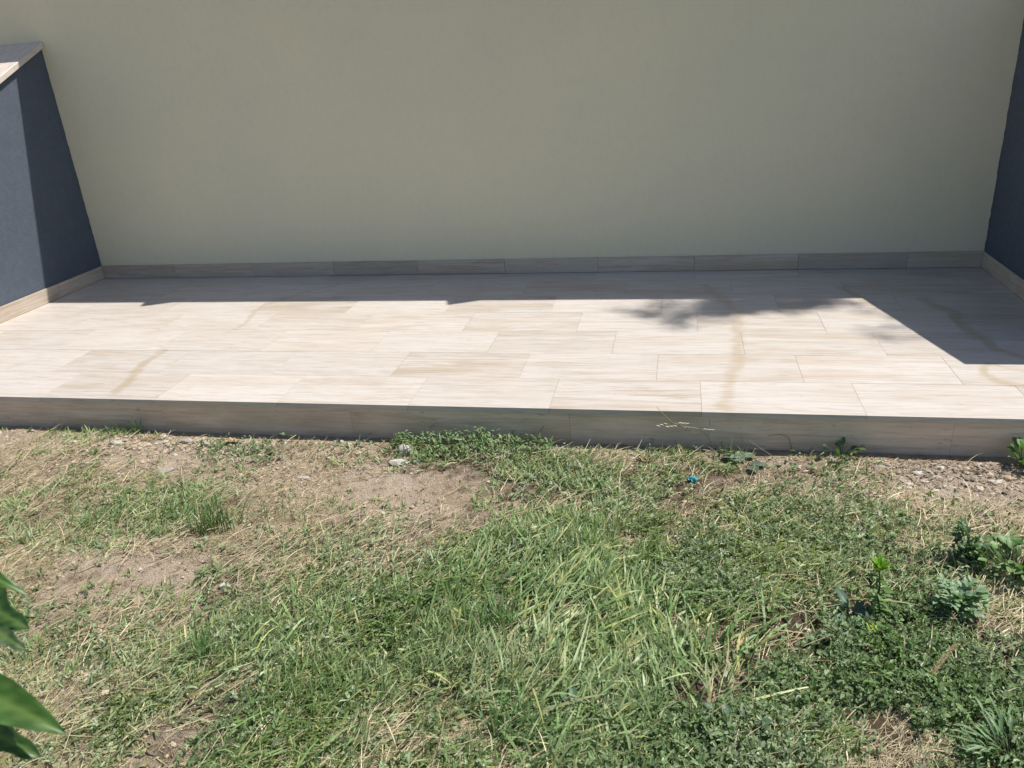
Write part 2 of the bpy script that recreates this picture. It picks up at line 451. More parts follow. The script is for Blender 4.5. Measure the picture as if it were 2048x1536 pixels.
# closed box: sides as strips to the back corners
side = [(0, nx - 1, n + 1, n), (nx * (nz - 1), n + 2, n + 3, nx * nz - 1), (0, n, n + 2, nx * (nz - 1)), (nx - 1, nx * nz - 1, n + 3, n + 1), (n, n + 1, n + 3, n + 2)]
mesh_obj('plaster_face', np.concatenate([vf, vb]), [ff, np.array(side)], M_CREAM, rear, smooth=False)
bx = Boxes()
js = [-7.4 + 1.2 * k for k in range(12)]
for a, b_ in zip(js[:-1], js[1:]): bx.add((a + .002, -.035, WH + .002), (b_ - .002, .285, WH + .042), .003)
bx.build('coping', M_COPE, rear)
bx = Boxes(); js = [XL + .012, -3.14, -2.55, -1.96, -1.38, -.80, -.21, .37, .965, 1.56, XR - .012]
for a, b_ in zip(js[:-1], js[1:]):
    bx.add((a + .0006, -.0115, .0015), (b_ - .0006, -.0035, HS), .001, {'tint': .74 + .26 * seed_t.random(), 'tan': seed_t.random() * .7, 'stain': 0.}, tvx(seed_t.random() * 50, seed_t.random() * 50))
bx.build('skirting', M_TRAV_S, rear)
# two unseen tile-shaped pieces added on the wall top to notch its shadow
def notch_piece(x, w, outy, zt, lab):
    nu, L = 10, .34; V = []; F = []
    for t in (0, .012):
        for j in range(6):
            for i in range(nu + 1):
                a = math.pi * i / nu; rr = (w / 2 - t) * (1 - .10 * j / 5)
                u_, v_ = rr * math.cos(a), L * j / 5
                V.append((x + u_ * .93 - v_ * .36, outy + .36 * (u_ + w / 2) * 1.2 + v_ * .93, zt + rr * .45 * math.sin(a)))
    k = 6 * (nu + 1)
    for j in range(5):
        for i in range(nu):
            q = j * (nu + 1) + i
            F.append((q, q + 1, q + nu + 2, q + nu + 1)); F.append((k + q, k + q + nu + 1, k + q + nu + 2, k + q + 1))
    for i in range(nu):
        F.append((i, k + i, k + i + 1, i + 1)); q = 5 * (nu + 1) + i; F.append((q, q + 1, k + q + 1, k + q))
    for j in range(5):
        for i in (0, nu):
            q = j * (nu + 1) + i; F.append((q, q + nu + 1, k + q + nu + 1, k + q))
    o = mesh_obj('shadow_notch_piece', V, F, M_CLAY, None, smooth=False)
    return tag(o, lab, 'roof tile', 'added shadow pieces on the wall top')
SH = WH + .044
notch_piece(-2.87 + .5 * SH, .23, -.115, SH, 'unseen curved piece added on the rear wall top to cast the left notch in the shadow edge')
notch_piece(-.91 + .5 * SH, .20, -.115, SH, 'unseen curved piece added on the rear wall top to cast the middle notch in the shadow edge')

# ------------------------------------------------------------------ side walls with sloping copings
SLOPE = .438; YE = -1.235
def side_wall(xi, sgn, lab):
    """xi: inner face x; sgn=-1 wall extends to -x"""
    w = thing('side_wall', (xi + sgn * .15, YE / 2, ZG), lab, 'wall', 'dark side walls of the terrace')
    xo = xi + sgn * .30
    ys = np.linspace(-.001, YE, 60); zt = 1.513 + SLOPE * ys
    V = []; F = []
    nz = 60
    for fx in (xi, xo):
        for k, y in enumerate(ys):
            for j in range(nz):
                t = j / (nz - 1); z = -.35 + (zt[k] + .35) * t
                V.append((fx + sgn * .003 * (vn(y * 3 + 5, z * 3) - .5), y, z))
    n = len(ys) * nz
    for s_ in (0, 1):
        for k in range(len(ys) - 1):
            for j in range(nz - 1):
                a = s_ * n + k * nz + j; q = (a, a + 1, a + nz + 1, a + nz)
                F.append(q if (s_ == 0) == (sgn < 0) else q[::-1])
    for k in range(len(ys) - 1):
        a = k * nz + nz - 1; F.append((a, a + nz, n + a + nz, n + a)); a = k * nz; F.append((a, n + a, n + a + nz, a + nz))
    for j in range(nz - 1):
        a = (len(ys) - 1) * nz + j; F.append((a, a + 1, n + a + 1, n + a)); F.append((j, n + j, n + j + 1, j + 1))
    # ragged paint edge lapping onto the cream wall, 1 mm proud
    b0 = len(V); zz = np.linspace(HS + .004, 1.50, 150)
    for z in zz:
        lap = .001 + .007 * max(0, fbm(z * 30, 3.3 if sgn < 0 else 8.8, 3, 4) - .32)
        V += [(xi - sgn * lap, -.0046, z), (xi + sgn * .004, -.0046, z), (xi - sgn * lap, .001, z)]
    for j in range(149):
        a = b0 + 3 * j; F.append((a, a + 1, a + 4, a + 3)); F.append((a, a + 3, a + 5, a + 2))
    mesh_obj('plaster_face', V, F, M_SLATE, w)
    # coping
    bx = Boxes(); cuts = np.linspace(-.004, YE - .03, 3)
    for a, b_ in zip(cuts[:-1], cuts[1:]):
        lo = (min(xi - sgn * .028, xo + sgn * .028), b_ + .001, .003); hi = (max(xi - sgn * .028, xo + sgn * .028), a - .001, .037)
        bx.add(lo, hi, .002)
    bx.V = [(x, y, z + 1.513 + SLOPE * y) for x, y, z in bx.V]
    bx.build('coping', M_COPE, w)
    bx = Boxes(); js = [-.012, -.46, -1.045, YE] if sgn < 0 else [-.012, -.52, -1.10, YE]
    for a, b_ in zip(js[:-1], js[1:]):
        ox, oy = seed_t.random() * 50, seed_t.random() * 50
        bx.add((min(xi - sgn * .0035, xi - sgn * .0115), b_ + .0006, .0015), (max(xi - sgn * .0035, xi - sgn * .0115), a - .0006, HS), .001,
               {'tint': .9 + .1 * seed_t.random(), 'tan': .45 + .3 * seed_t.random(), 'stain': 0.}, lambda q: (q[1] + ox, q[2] + oy, ox))
    bx.build('skirting', M_TRAV_S, w)
side_wall(XL, -1, 'dark slate grey side wall at the left, half sunlit, with pale sloping coping')
side_wall(XR, 1, 'dark slate grey side wall at the right, wholly in shade')

# ------------------------------------------------------------------ ground
def hgt(x, y):
    x = np.asarray(x, float); y = np.asarray(y, float)
    near = np.clip((-1.9 - y) / .3, 0, 1) * np.clip((7 + y) / 2, 0, 1)
    h = (fbm(x * 1.3, y * 1.3, 3, 1) - .5) * .05 + (fbm(x * 7, y * 7, 3, 6) - .5) * .022 + (fbm(x * 30, y * 30, 3, 8) - .5) * .016
    h = h + .012 * np.exp(-((x + 2.1) ** 2 + (y + 2.1) ** 2) / .15) - .022 * np.clip(1.6 - np.abs(y + 1.985) / .035 * (.7 + .7 * vn(x * 9, y * 0)), 0, 1)
    return ZG + h * near - .004 + .0 * x
gxs = np.concatenate([-np.geomspace(80, 5, 16), np.arange(-4.8, 4.0, .016), np.geomspace(4.2, 80, 16)])
gys = np.concatenate([-np.geomspace(80, 6.2, 14), np.arange(-6.0, -4.2, .08), np.arange(-4.2, -1.85, .014), np.array([-1.7, -1, 0, 1, 2.5]), np.geomspace(4, 80, 10)])
gx, gy = np.meshgrid(gxs, gys); sh = gx.shape; gx = gx.ravel(); gy = gy.ravel(); nx = sh[1]
i = np.arange((sh[0] - 1) * (sh[1] - 1)); ii = i // (nx - 1) * nx + i % (nx - 1)
gap_sh = np.clip(.75 * look(GM, gx, gy) + .6 * look(CM, gx, gy), 0, 1) * np.clip((-2.0 - gy) / .15, 0, 1)  # painted shade: soil goes darker where grass and leaves grow thick
gr = mesh_obj('ground', np.stack([gx, gy, hgt(gx, gy)], 1), [np.stack([ii, ii + 1, ii + nx + 1, ii + nx], 1)], M_SOIL, None, {'gap_shade': gap_sh}, smooth=True)
tag(gr, kind='structure')
def scatter(n, T, sharp=1.0, seed=0, x0=-4.0, x1=3.2, y0=-4.3, y1=-2.035, nz=1.2, fq=5., thin=True):
    """n candidate points kept with a probability set by the grid and a clumping noise; thinner far outside the photographed patch"""
    x = rng.uniform(x0, x1, n); y = rng.uniform(y0, y1, n)
    p = look(T, x, y) ** sharp * np.clip((fbm(x * fq, y * fq, 3, seed) - .5) * 5.5 * nz + .80, .04, 1.6)
    bare = np.maximum(np.exp(-(((x + .66) / .46) ** 2 + ((y + 2.36) / .17) ** 2) ** 2), .80 * np.exp(-(((x + 1.42) / .34) ** 2 + ((y + 2.98) / .11) ** 2) ** 2))
    bare = np.maximum(bare, .75 * np.exp(-(((x + 1.75) / .22) ** 2 + ((y + 2.26) / .12) ** 2) ** 2))
    bare = np.maximum(bare, .88 * np.exp(-(((x - 1.40) / .50) ** 2 + ((y + 2.16) / .15) ** 2) ** 2))
    p = p * (1 - .93 * bare)
    xl = -2.95 + (-2.0 - y) * .97; xr = 1.6 - (-2.0 - y) * .32          # full density in and just beside the photographed patch
    out = np.maximum(np.maximum(xl - .35 - x, x - xr - .35), 0)
    p = p * np.clip(1 - out * 1.6, .28, 1) * np.where(y < -4.0, .3, 1)
    strip = np.clip((-2.03 - y) / .10 + (fbm(x * 4, y * 4, 2, 77) - .5) * 1.2, 0, 1); mid = np.exp(-((x - .15) / .75) ** 4)
    p = p * np.where(y > -2.2, (.30 + .35 * mid) + (.70 - .35 * mid) * strip, 1)
    if thin: p = p * np.clip(.58 + (-2.3 - y) * .8, .5, 1)
    k = rng.random(n) < p
    return x[k], y[k]
def lerpc(a, b_, t): return np.array(a)[None] * (1 - t[:, None]) + np.array(b_)[None] * t[:, None]

def blades(x, y, L, w, yaw, th0, bend, col, z0=None, seg=4, kink=None, lift=0.0):
    """arrays per blade. th0: lean from vertical at the root, bend: extra lean by the tip (radians)"""
    n = len(x); z = (hgt(x, y) if z0 is None else z0) - .003
    P = [np.stack([x, y, z], 1)]; 
    for s in range(seg):
        t = (s + .5) / seg; th = np.clip(th0 + bend * t ** 1.3, 0, 2.3)
        yw = yaw + (kink * t if kink is not None else 0)
        d = np.stack([np.sin(th) * np.cos(yw), np.sin(th) * np.sin(yw), np.cos(th)], 1)
        q = P[-1] + d * (L / seg)[:, None]
        g = hgt(q[:, 0], q[:, 1]) + .002 + lift
        q[:, 2] = np.maximum(q[:, 2], g)
        P.append(q)
    side = np.stack([-np.sin(yaw), np.cos(yaw), rng.normal(0, .45, n)], 1); side /= np.linalg.norm(side, axis=1)[:, None]
    prof = [.75, 1.0, .92, .66, .0] if seg == 4 else np.append(np.linspace(1, .7, seg), 0)
    V = []
    for s in range(seg):
        o = side * (w * .5 * prof[s])[:, None]; V += [P[s] - o, P[s] + o]
    V.append(P[seg]); m_ = len(V)
    V = np.stack(V, 1).reshape(-1, 3); b0 = (np.arange(n) * m_)[:, None]
    Q = np.concatenate([b0 + np.array([[2 * s, 2 * s + 1, 2 * s + 3, 2 * s + 2]]) for s in range(seg - 1)])
    T = b0 + np.array([[2 * seg - 2, 2 * seg - 1, 2 * seg]])
    tt = np.concatenate([[s / seg] * 2 for s in range(seg)] + [[1.0]])
    Cc = np.repeat(col, m_, 0) * (1 + .0 * np.tile(tt, n))[:, None]
    return V, Q, T, Cc
def join(parts):
    V = []; Q = []; T = []; Cc = []; o = 0
    for v, q, t, c in parts:
        V.append(v); Q.append(q + o); T.append(t + o); Cc.append(c); o += len(v)
    F = [a for a in (np.concatenate(Q), np.concatenate(T)) if len(a)]
    return np.concatenate(V), F, np.concatenate(Cc)
def yawf(x, y, spread):
    base = np.radians(50 - 100 * np.clip(x / .9 + .35, 0, 1)) + (fbm(x * .9, y * .9, 2, 12) - .5) * 3.5 + (fbm(x * 3.5, y * 3.5, 2, 13) - .5) * 5.0
    return base + rng.normal(0, spread, len(x))
def greens(x, y, n):
    t = np.clip((fbm(x * 2.2, y * 2.2, 3, 21) - .5) * 2.5 + .5 + rng.normal(0, .22, n), 0, 1)
    c = lerpc((.225, .350, .115), (.430, .500, .280), t)
    yl = rng.random(n) < .20
    c[yl] = lerpc((.42, .46, .14), (.54, .51, .27), rng.random(yl.sum()))
    return c * rng.uniform(.50, 1.25, n)[:, None]
STRAW = ((.70, .60, .40), (.46, .36, .21))

parts = []
# short and middle grass, growing in tufts
tx, ty = scatter(100000, GM, 1.45, 31)
k = rng.integers(3, 12, len(tx)); x = np.repeat(tx, k); y = np.repeat(ty, k); n = len(x)
dens = look(GM, x, y)
x = x + rng.normal(0, .010, n); y = y + rng.normal(0, .010, n)
tyaw = np.repeat(yawf(tx, ty, .5), k)
L = rng.uniform(.022, .070, n) * (.55 + .8 * dens); th = np.clip(rng.normal(.95, .4, n), .1, 1.5)
parts.append(blades(x, y, L, rng.uniform(.0024, .0058, n), tyaw + rng.normal(0, .9, n), th, rng.uniform(.1, 1.1, n), greens(x, y, n)))
# very short mown stubble
x, y = scatter(200000, GM * .8 + CM * .15 + .02, 1.4, 32, fq=9); n = len(x)
parts.append(blades(x, y, rng.uniform(.008, .028, n), rng.uniform(.0014, .0036, n), rng.uniform(0, 6.3, n), rng.uniform(.2, 1.3, n), rng.uniform(0, .8, n), greens(x, y, n), seg=2))
g1 = mesh_obj('grass', *(lambda j: (j[0], j[1], M_GRASS, None, {'col': j[2]}))(join(parts[:1])), smooth=False)
tag(g1, 'patchy mown green grass covering the dry soil in front of the terrace', 'grass', kind='stuff')
g2 = mesh_obj('grass_stubble', *(lambda j: (j[0], j[1], M_GRASS, None, {'col': j[2]}))(join(parts[1:])))
tag(g2, 'very short green stubble between the taller grass blades', 'grass', kind='stuff')
# long cut blades laid over the lawn
lm = np.clip(GM * 1.5 - .75, 0, 1)
x, y = scatter(56000, lm, 1.0, 33, nz=1.6, fq=3.); n = len(x)
deep = np.clip((-2.35 - y) / .6, .3, 1)
p1 = blades(x, y, rng.uniform(.05, .15, n) * deep, rng.uniform(.0040, .0080, n) * (.6 + .4 * deep), yawf(x, y, .45), rng.uniform(.5, 1.35, n), rng.uniform(.3, 1.2, n), greens(x, y, n) * 1.12, lift=rng.uniform(.004, .034, n), kink=rng.normal(0, .5, n))
x, y = scatter(3600, lm, 1.5, 34, y1=-2.6); n = len(x)
p2 = blades(x, y, rng.uniform(.12, .26, n), rng.uniform(.0035, .0080, n), yawf(x, y, .8), rng.uniform(1.0, 1.4, n), rng.uniform(.1, .4, n), greens(x, y, n) * 1.15, lift=rng.uniform(.020, .045, n), kink=rng.normal(0, .25, n))
j = join([p1, p2]); g3 = mesh_obj('long_grass', j[0], j[1], M_GRASS, None, {'col': j[2]})
tag(g3, 'long flattened green grass blades lying across the middle and bottom of the lawn', 'grass', kind='stuff')
# dry straw
x, y = scatter(620000, DM * .85 + .22, 1.1, 41, fq=4.); n = len(x)
c = lerpc(*STRAW, rng.random(n)) * rng.uniform(.7, 1.2, n)[:, None]
p1 = blades(x, y, rng.uniform(.012, .055, n), rng.uniform(.0010, .0026, n), np.radians(35) + rng.normal(0, .7, n), rng.uniform(1.2, 1.6, n), rng.uniform(0, .3, n), c, seg=2, lift=.002)
x, y = scatter(52000, DM * .80 + .20, 1.3, 42, y1=-2.09); n = len(x)
c = lerpc(*STRAW, rng.random(n)) * rng.uniform(.85, 1.3, n)[:, None]
p2 = blades(x, y, rng.uniform(.04, .15, n), rng.uniform(.0012, .0030, n), np.radians(40) + rng.normal(0, .6, n), rng.uniform(1.0, 1.5, n), rng.uniform(.1, .5, n), c, lift=rng.uniform(.003, .020, n), kink=rng.normal(0, .6, n))
j = join([p1, p2]); g4 = mesh_obj('dead_straw', j[0], j[1], M_STRAW, None, {'col': j[2]})
tag(g4, 'dry pale straw and dead grass scattered over the bare soil', 'straw', kind='stuff')

# small creeping broad leaves
def leaflets(x, y, z, yaw, tilt, L, w, col):
    n = len(x); d = np.stack([np.cos(yaw) * np.cos(tilt), np.sin(yaw) * np.cos(tilt), np.sin(tilt)], 1)
    sd_ = np.stack([-np.sin(yaw), np.cos(yaw), rng.normal(0, .35, n)], 1); sd_ /= np.linalg.norm(sd_, axis=1)[:, None]
    up = np.cross(d, sd_); b0 = np.stack([x, y, z], 1); L = L[:, None]; w = w[:, None] * .5
    fold = rng.uniform(.1, .6, n)[:, None]
    V = np.stack([b0, b0 + d * L * .35 + sd_ * w * .9 + up * w * fold, b0 + d * L * .75 + sd_ * w * .75 + up * w * fold, b0 + d * L - up * L * .12,
                  b0 + d * L * .75 - sd_ * w * .75 + up * w * fold, b0 + d * L * .35 - sd_ * w * .9 + up * w * fold], 1).reshape(-1, 3)
    k = (np.arange(n) * 6)[:, None]
    Q = np.concatenate([k + np.array([[0, 1, 2, 3]]), k + np.array([[0, 3, 4, 5]])])
    return V, Q, np.zeros((0, 3), int), np.repeat(col, 6, 0)
def leafcol(x, y, n, seed=51):
    t = np.clip((fbm(x * 3, y * 3, 3, seed) - .5) * 2.5 + .5 + rng.normal(0, .25, n), 0, 1)
    return lerpc((.215, .320, .130), (.430, .500, .320), t) * rng.uniform(.45, 1.3, n)[:, None]
cx, cy = scatter(300000, CM * .98 + .02, 1.7, 52, fq=6.); m_ = len(cx)
kk = rng.integers(2, 5, m_); x = np.repeat(cx, kk); y = np.repeat(cy, kk); n = len(x)
hh = np.repeat(rng.uniform(.002, .034, m_) * (.5 + look(CM, cx, cy)), kk)
yw = np.repeat(rng.uniform(0, 6.3, m_), kk) + np.concatenate([np.arange(q) * 2 * np.pi / q for q in kk]) + rng.normal(0, .3, n)
sz = np.repeat(rng.uniform(.6, 1.3, m_) ** 1.5, kk)
pl = leaflets(x, y, hgt(x, y) + hh, yw, rng.normal(.1, .6, n), sz * rng.uniform(.009, .018, n), sz * rng.uniform(.004, .0095, n), leafcol(x, y, n))
# scattered bigger leaves
x, y = scatter(9000, np.clip(CM * 1.4 - .3, 0, 1), 1., 53); n = len(x)
pb = leaflets(x, y, hgt(x, y) + rng.uniform(.008, .035, n), rng.uniform(0, 6.3, n), rng.normal(.15, .4, n), rng.uniform(.015, .035, n), rng.uniform(.008, .016, n), leafcol(x, y, n) * 1.1)
j = join([pl, pb]); g5 = mesh_obj('ground_cover', j[0], j[1], M_LEAF, None, {'col': j[2]})
tag(g5, 'small leafy creeping ground cover mixed into the grass, thickest at the lower right', 'ground cover', kind='stuff')

# gravel and clods
def lumps(x, y, z, r, flat, col):
    ico = [(0, 0, 1)] + [(math.cos(a) * .894, math.sin(a) * .894, .447) for a in np.arange(5) * 2 * math.pi / 5] + \
          [(math.cos(a) * .894, math.sin(a) * .894, -.447) for a in (np.arange(5) + .5) * 2 * math.pi / 5] + [(0, 0, -1)]
    T = [(0, i + 1, (i + 1) % 5 + 1) for i in range(5)] + [(i + 1, i + 6, (i + 1) % 5 + 1) for i in range(5)] + \
        [((i + 1) % 5 + 1, i + 6, (i + 1) % 5 + 6) for i in range(5)] + [(11, (i + 1) % 5 + 6, i + 6) for i in range(5)]
    ico = np.array(ico); n = len(x)
    P = ico[None] * rng.uniform(.6, 1.25, (n, 12, 1)) * r[:, None, None] * np.stack([rng.uniform(.7, 1.5, n), rng.uniform(.7, 1.2, n), flat], 1)[:, None]
    a = rng.uniform(0, 6.3, n); ca, sa = np.cos(a)[:, None], np.sin(a)[:, None]
    P = np.stack([P[..., 0] * ca - P[..., 1] * sa, P[..., 0] * sa + P[..., 1] * ca, P[..., 2]], 2) + np.stack([x, y, z], 1)[:, None]
    return P.reshape(-1, 3), (np.arange(n) * 12)[:, None, None] + np.array(T)[None], np.repeat(col, 12, 0)
BM = np.clip(.65 - .55 * GM - .35 * CM, .05, 1)
x, y = scatter(120000, BM, 1.2, 61, fq=4., nz=1.4, thin=False); n = len(x)
r = .0018 + .0075 * rng.random(n) ** 4
near = np.exp(-((y + 2.08) / .16) ** 2) * (np.clip((x - .95) * 4, 0, 1) + np.exp(-((x + 1.9) / .4) ** 2)) 
r = r * (1 + 1.5 * near * rng.random(n))
c = lerpc((.47, .35, .235), (.60, .50, .38), rng.random(n) ** 1.5); dk = rng.random(n) < .25; c[dk] *= .6
v, t, c = lumps(x, y, hgt(x, y) + r * .2, r, rng.uniform(.4, .8, n), c)
# denser chips along the foot of the step
x = np.concatenate([rng.uniform(.95, 2.2, 4500), rng.normal(-1.9, .32, 800), rng.uniform(-3.2, 1.6, 1600), rng.uniform(-.6, .3, 200)]); y = -2.045 - np.abs(rng.normal(0, 1, len(x))) * np.where(x > .9, .14, .09); n = len(x)
r = .002 + .0105 * rng.random(n) ** 3.2
c2 = lerpc((.36, .28, .20), (.60, .52, .42), rng.random(n)); dk = rng.random(n) < .3; c2[dk] *= .45
v2, t2, c2 = lumps(x, y, hgt(x, y) - r * rng.uniform(-.2, .5, n), r, rng.uniform(.3, 1.0, n), c2)
g6 = mesh_obj('gravel', np.concatenate([v, v2]), np.concatenate([t.reshape(-1, 3), t2.reshape(-1, 3) + len(v)]), M_GRAVEL, None, {'col': np.concatenate([c, c2])})
tag(g6, 'small stones and crumbs of soil on the bare earth, densest along the foot of the terrace', 'gravel', kind='stuff')
# curled flakes of dead leaf
x, y = scatter(40000, BM * .5 + DM * .4, 1.1, 63, fq=5., thin=False); n = len(x)
x = np.concatenate([x, rng.uniform(.9, 2.2, 900), rng.uniform(-1.35, -.85, 220)]); y = np.concatenate([y, -2.045 - np.abs(rng.normal(0, .09, 1120))]); n = len(x)
c = lerpc((.40, .29, .18), (.22, .145, .085), rng.random(n)) * rng.uniform(.7, 1.35, n)[:, None]
v, q, t, c = leaflets(x, y, hgt(x, y) + rng.uniform(.001, .007, n), rng.uniform(0, 6.3, n), rng.normal(0, .25, n), rng.uniform(.005, .020, n), rng.uniform(.0025, .008, n), c)
g7 = mesh_obj('leaf_litter', v, [q], M_STRAW, None, {'col': c})
tag(g7, 'brown flakes of dead leaf and bark littering the soil', 'leaf litter', kind='stuff')

# ------------------------------------------------------------------ single plants
class Plant:
    """collects strips (leaves, stems) and links them as meshes of one thing"""
    def __init__(s): s.V = []; s.F = []; s.C = []; s.E = []
    def leaf(s, base, yaw, th, L, w, bend=.6, col=(.09, .15, .05), fold=.35, lobes=0, nseg=7, twist=0., ripple=0., flip=0.):
        """th: lean from vertical at the base; strip of 3 columns along a bent midrib"""
        P = np.array(base, float); n0 = len(s.V); per = 5
        cols = (np.array(col) * random.uniform(.85, 1.15)).tolist()
        for i in range(nseg + 1):
            t = i / nseg; a = th + bend * t
            d = np.array([math.sin(a) * math.cos(yaw), math.sin(a) * math.sin(yaw), math.cos(a)])
            sd_ = np.array([-math.sin(yaw + twist * t), math.cos(yaw + twist * t), flip]); sd_ /= np.linalg.norm(sd_); up = np.cross(d, sd_)
            ww = w * .5 * (math.sin(math.pi * min(1, t * .93 + .06)) ** .75)
            if lobes: ww *= .58 + .42 * (1 if (i % 2) else -.35)
            if i == nseg: ww = 0
            rp = ripple * math.sin(i * 2.1) * w
            for k in (-1, -.5, 0, .5, 1):
                q = P + sd_ * ww * k + up * (-abs(k) * ww * fold * -1) + up * rp * k
                s.V.append(tuple(q)); s.C.append(cols); s.E.append(1.0 if k == 0 else 0.0)
            if i < nseg: P = P + d * L / nseg
        for i in range(nseg):
            for k in range(per - 1):
                a = n0 + i * per + k; s.F.append((a, a + 1, a + per + 1, a + per))
        return P
    def stem(s, pts, r0, r1, col):
        n0 = len(s.V); m_ = 6
        for i, p in enumerate(pts):
            r = r0 + (r1 - r0) * i / (len(pts) - 1); p = np.array(p)
            a_ = np.array(pts[min(i + 1, len(pts) - 1)]) - np.array(pts[max(i - 1, 0)]); a_ = a_ / np.linalg.norm(a_)
            u = np.cross(a_, (.3, .9, .1)); u /= np.linalg.norm(u); v = np.cross(a_, u)
            for k in range(m_):
                b_ = 2 * math.pi * k / m_; s.V.append(tuple(p + r * (u * math.cos(b_) + v * math.sin(b_)))); s.C.append(list(col)); s.E.append(0.)
        for i in range(len(pts) - 1):
            for k in range(m_):
                a = n0 + i * m_ + k; b_ = n0 + i * m_ + (k + 1) % m_; s.F.append((a, b_, b_ + m_, a + m_))
        s.F.append(tuple(n0 + (len(pts) - 1) * m_ + k for k in range(m_)))
    def build(s, name, mat, parent):
        return mesh_obj(name, s.V, s.F, mat, parent, {'col': np.array(s.C), 'vein': np.array(s.E)}, smooth=True)
def gz(x, y): return float(hgt(np.array([x]), np.array([y]))[0])
U = random.uniform
def curve(p0, p1, n=6, sag=0., wob=.0):
    p0 = np.array(p0); p1 = np.array(p1); out = []
    for i in range(n):
        t = i / (n - 1); q = p0 * (1 - t) + p1 * t; q = q + np.array([U(-wob, wob), U(-wob, wob), sag * 4 * t * (1 - t)]); out.append(q)
    return out
def weed(x, y, label, stems, fol, group=None, name='weed', cat='weed'):
    z = gz(x, y) - .002; t = thing(name, (x, y, z), label, cat, group)
    if stems.V: stems.build('stem', M_LEAF, t)
    if fol.V: fol.build('foliage', M_LEAF, t)
    return t
GD, GMd, GP, GY = (.095, .175, .075), (.150, .270, .085), (.260, .380, .215), (.42, .55, .08)

# upright weed with a bright fresh top
x, y = .82, -2.93; z = gz(x, y); st = Plant(); fo = Plant(); top = (x - .012, y + .012, z + .155)
pts = curve((x, y, z - .004), top, 7, 0, .002); st.stem(pts, .0035, .002, (.12, .16, .06))
for i in range(26):
    t = .10 + .80 * i / 26; p = pts[0] * (1 - t) + pts[-1] * t
    fo.leaf(p, i * 2.4, 1.0 + .3 * (1 - t), U(.035, .055), U(.010, .014), U(.5, 1.0), GMd if t < .6 else (.11, .21, .05))
for i in range(40): fo.leaf(pts[-1] + np.array([0, 0, -.004]), i * 2.4, U(.15, .75), U(.030, .050), U(.006, .010), U(.1, .7), (.24, .46, .05) if i % 3 else (.36, .55, .07))
weed(x, y, 'upright leafy weed with a bright yellow-green top on the lower right of the lawn', st, fo)
# grey-green weed with deeply cut leaves
def cut_weed(x, y, n, L, w, col, label, th=(.5, 1.2), H=.06):
    z = gz(x, y); st = Plant(); fo = Plant()
    top = (x, y, z + H); st.stem(curve((x, y, z - .004), top, 4), .004, .003, (.10, .14, .07))
    for i in range(n):
        a = i * 2.4 + U(-.2, .2); b_ = np.array([x, y, z + U(.005, H)])
        fo.leaf(b_, a, U(*th), L * U(.7, 1.1), w * U(.8, 1.2), U(.4, 1.1), np.array(col) * U(.8, 1.2), .25, 1, 13, 0, .12)
        for s_ in range(5):     # side lobes
            t = .25 + .13 * s_; hh = U(*th) + .3
            p = b_ + np.array([math.sin(hh) * math.cos(a), math.sin(hh) * math.sin(a), math.cos(hh)]) * L * t * .85
            for sg in (-1, 1): fo.leaf(p, a + sg * .85, hh, L * .28, w * .35, .5, np.array(col) * U(.85, 1.2), .2, 0, 4)
    return weed(x, y, label, st, fo)
cut_weed(1.02, -2.90, 15, .085, .032, GP, 'grey-green weed with deeply cut leaves right of the bright-topped weed')
cut_weed(1.11, -2.66, 13, .075, .030, GD, 'dark green bushy weed above the cut-leaved one, near the right edge', (.2, 1.1), .09)
def broad_weed(x, y, n, L, w, col, label, H=.05, th=(.6, 1.3), name='weed', cat='weed', spread=0., bend=(.2, .8), fold=.3):
    z = gz(x, y); st = Plant(); fo = Plant()
    for i in range(n):
        a = i * 2.4 + U(-.3, .3); bx_, by_ = x + math.cos(a) * spread * U(.2, 1), y + math.sin(a) * spread * U(.2, 1)
        h = H * U(.3, 1.); b_ = (bx_, by_, gz(bx_, by_) + h)
        st.stem(curve((x + (bx_ - x) * .3, y + (by_ - y) * .3, gz(x, y) - .003), b_, 4, .2 * spread), .0016, .001, (.13, .18, .07))
        fo.leaf(b_, a + U(-.4, .4), U(*th), L * U(.6, 1.15), w * U(.7, 1.2), U(*bend), np.array(col) * U(.75, 1.25), fold, 0, 7, 0, .04)
    return weed(x, y, label, st, fo, None, name, cat)
broad_weed(1.23, -2.70, 80, .036, .022, GMd, 'bushy green weed with broad leaves at the right edge of the lawn', .075, (.4, 1.4), spread=.10)
broad_weed(1.40, -2.78, 16, .05, .024, GD, 'low dark weed beyond the right edge of the picture beside the bushy one', .06, spread=.07)
broad_weed(.74, -2.95, 7, .060, .026, (.08, .16, .10), 'dark bluish weed with rounded leaves left of the bright-topped weed', .045, (1.0, 1.5), spread=.02)
st = Plant(); fo = Plant(); z = gz(.75, -2.94)
broad_weed(1.475, -2.06, 20, .045, .024, GMd, 'leafy green weed against the step at the right end', .075, (.2, 1.2), spread=.04)
broad_weed(.88, -2.03, 14, .036, .020, (.12, .20, .06), 'pale leafy weed at the foot of the step, right of centre', .045, (.2, 1.3), spread=.055)
broad_weed(.53, -2.10, 7, .060, .040, (.17, .24, .16), 'wilted pale weed with broad flat leaves lying near the step', .015, (1.3, 1.6), spread=.04, bend=(0, .2))
broad_weed(.80, -3.04, 70, .032, .005, GY, 'small feathery yellow-green sprig below the bright-topped weed', .03, (.1, 1.3), spread=.035)
broad_weed(.66, -3.06, 11, .045, .020, (.13, .22, .08), 'flat rosette weed left of the yellow-green sprig', .015, (1.1, 1.5), spread=.02)
broad_weed(.99, -3.38, 170, .050, .006, (.20, .32, .15), 'spiky whorled weed in the bottom right corner', .05, (.2, 1.5), spread=.09, bend=(.2, 1.4))
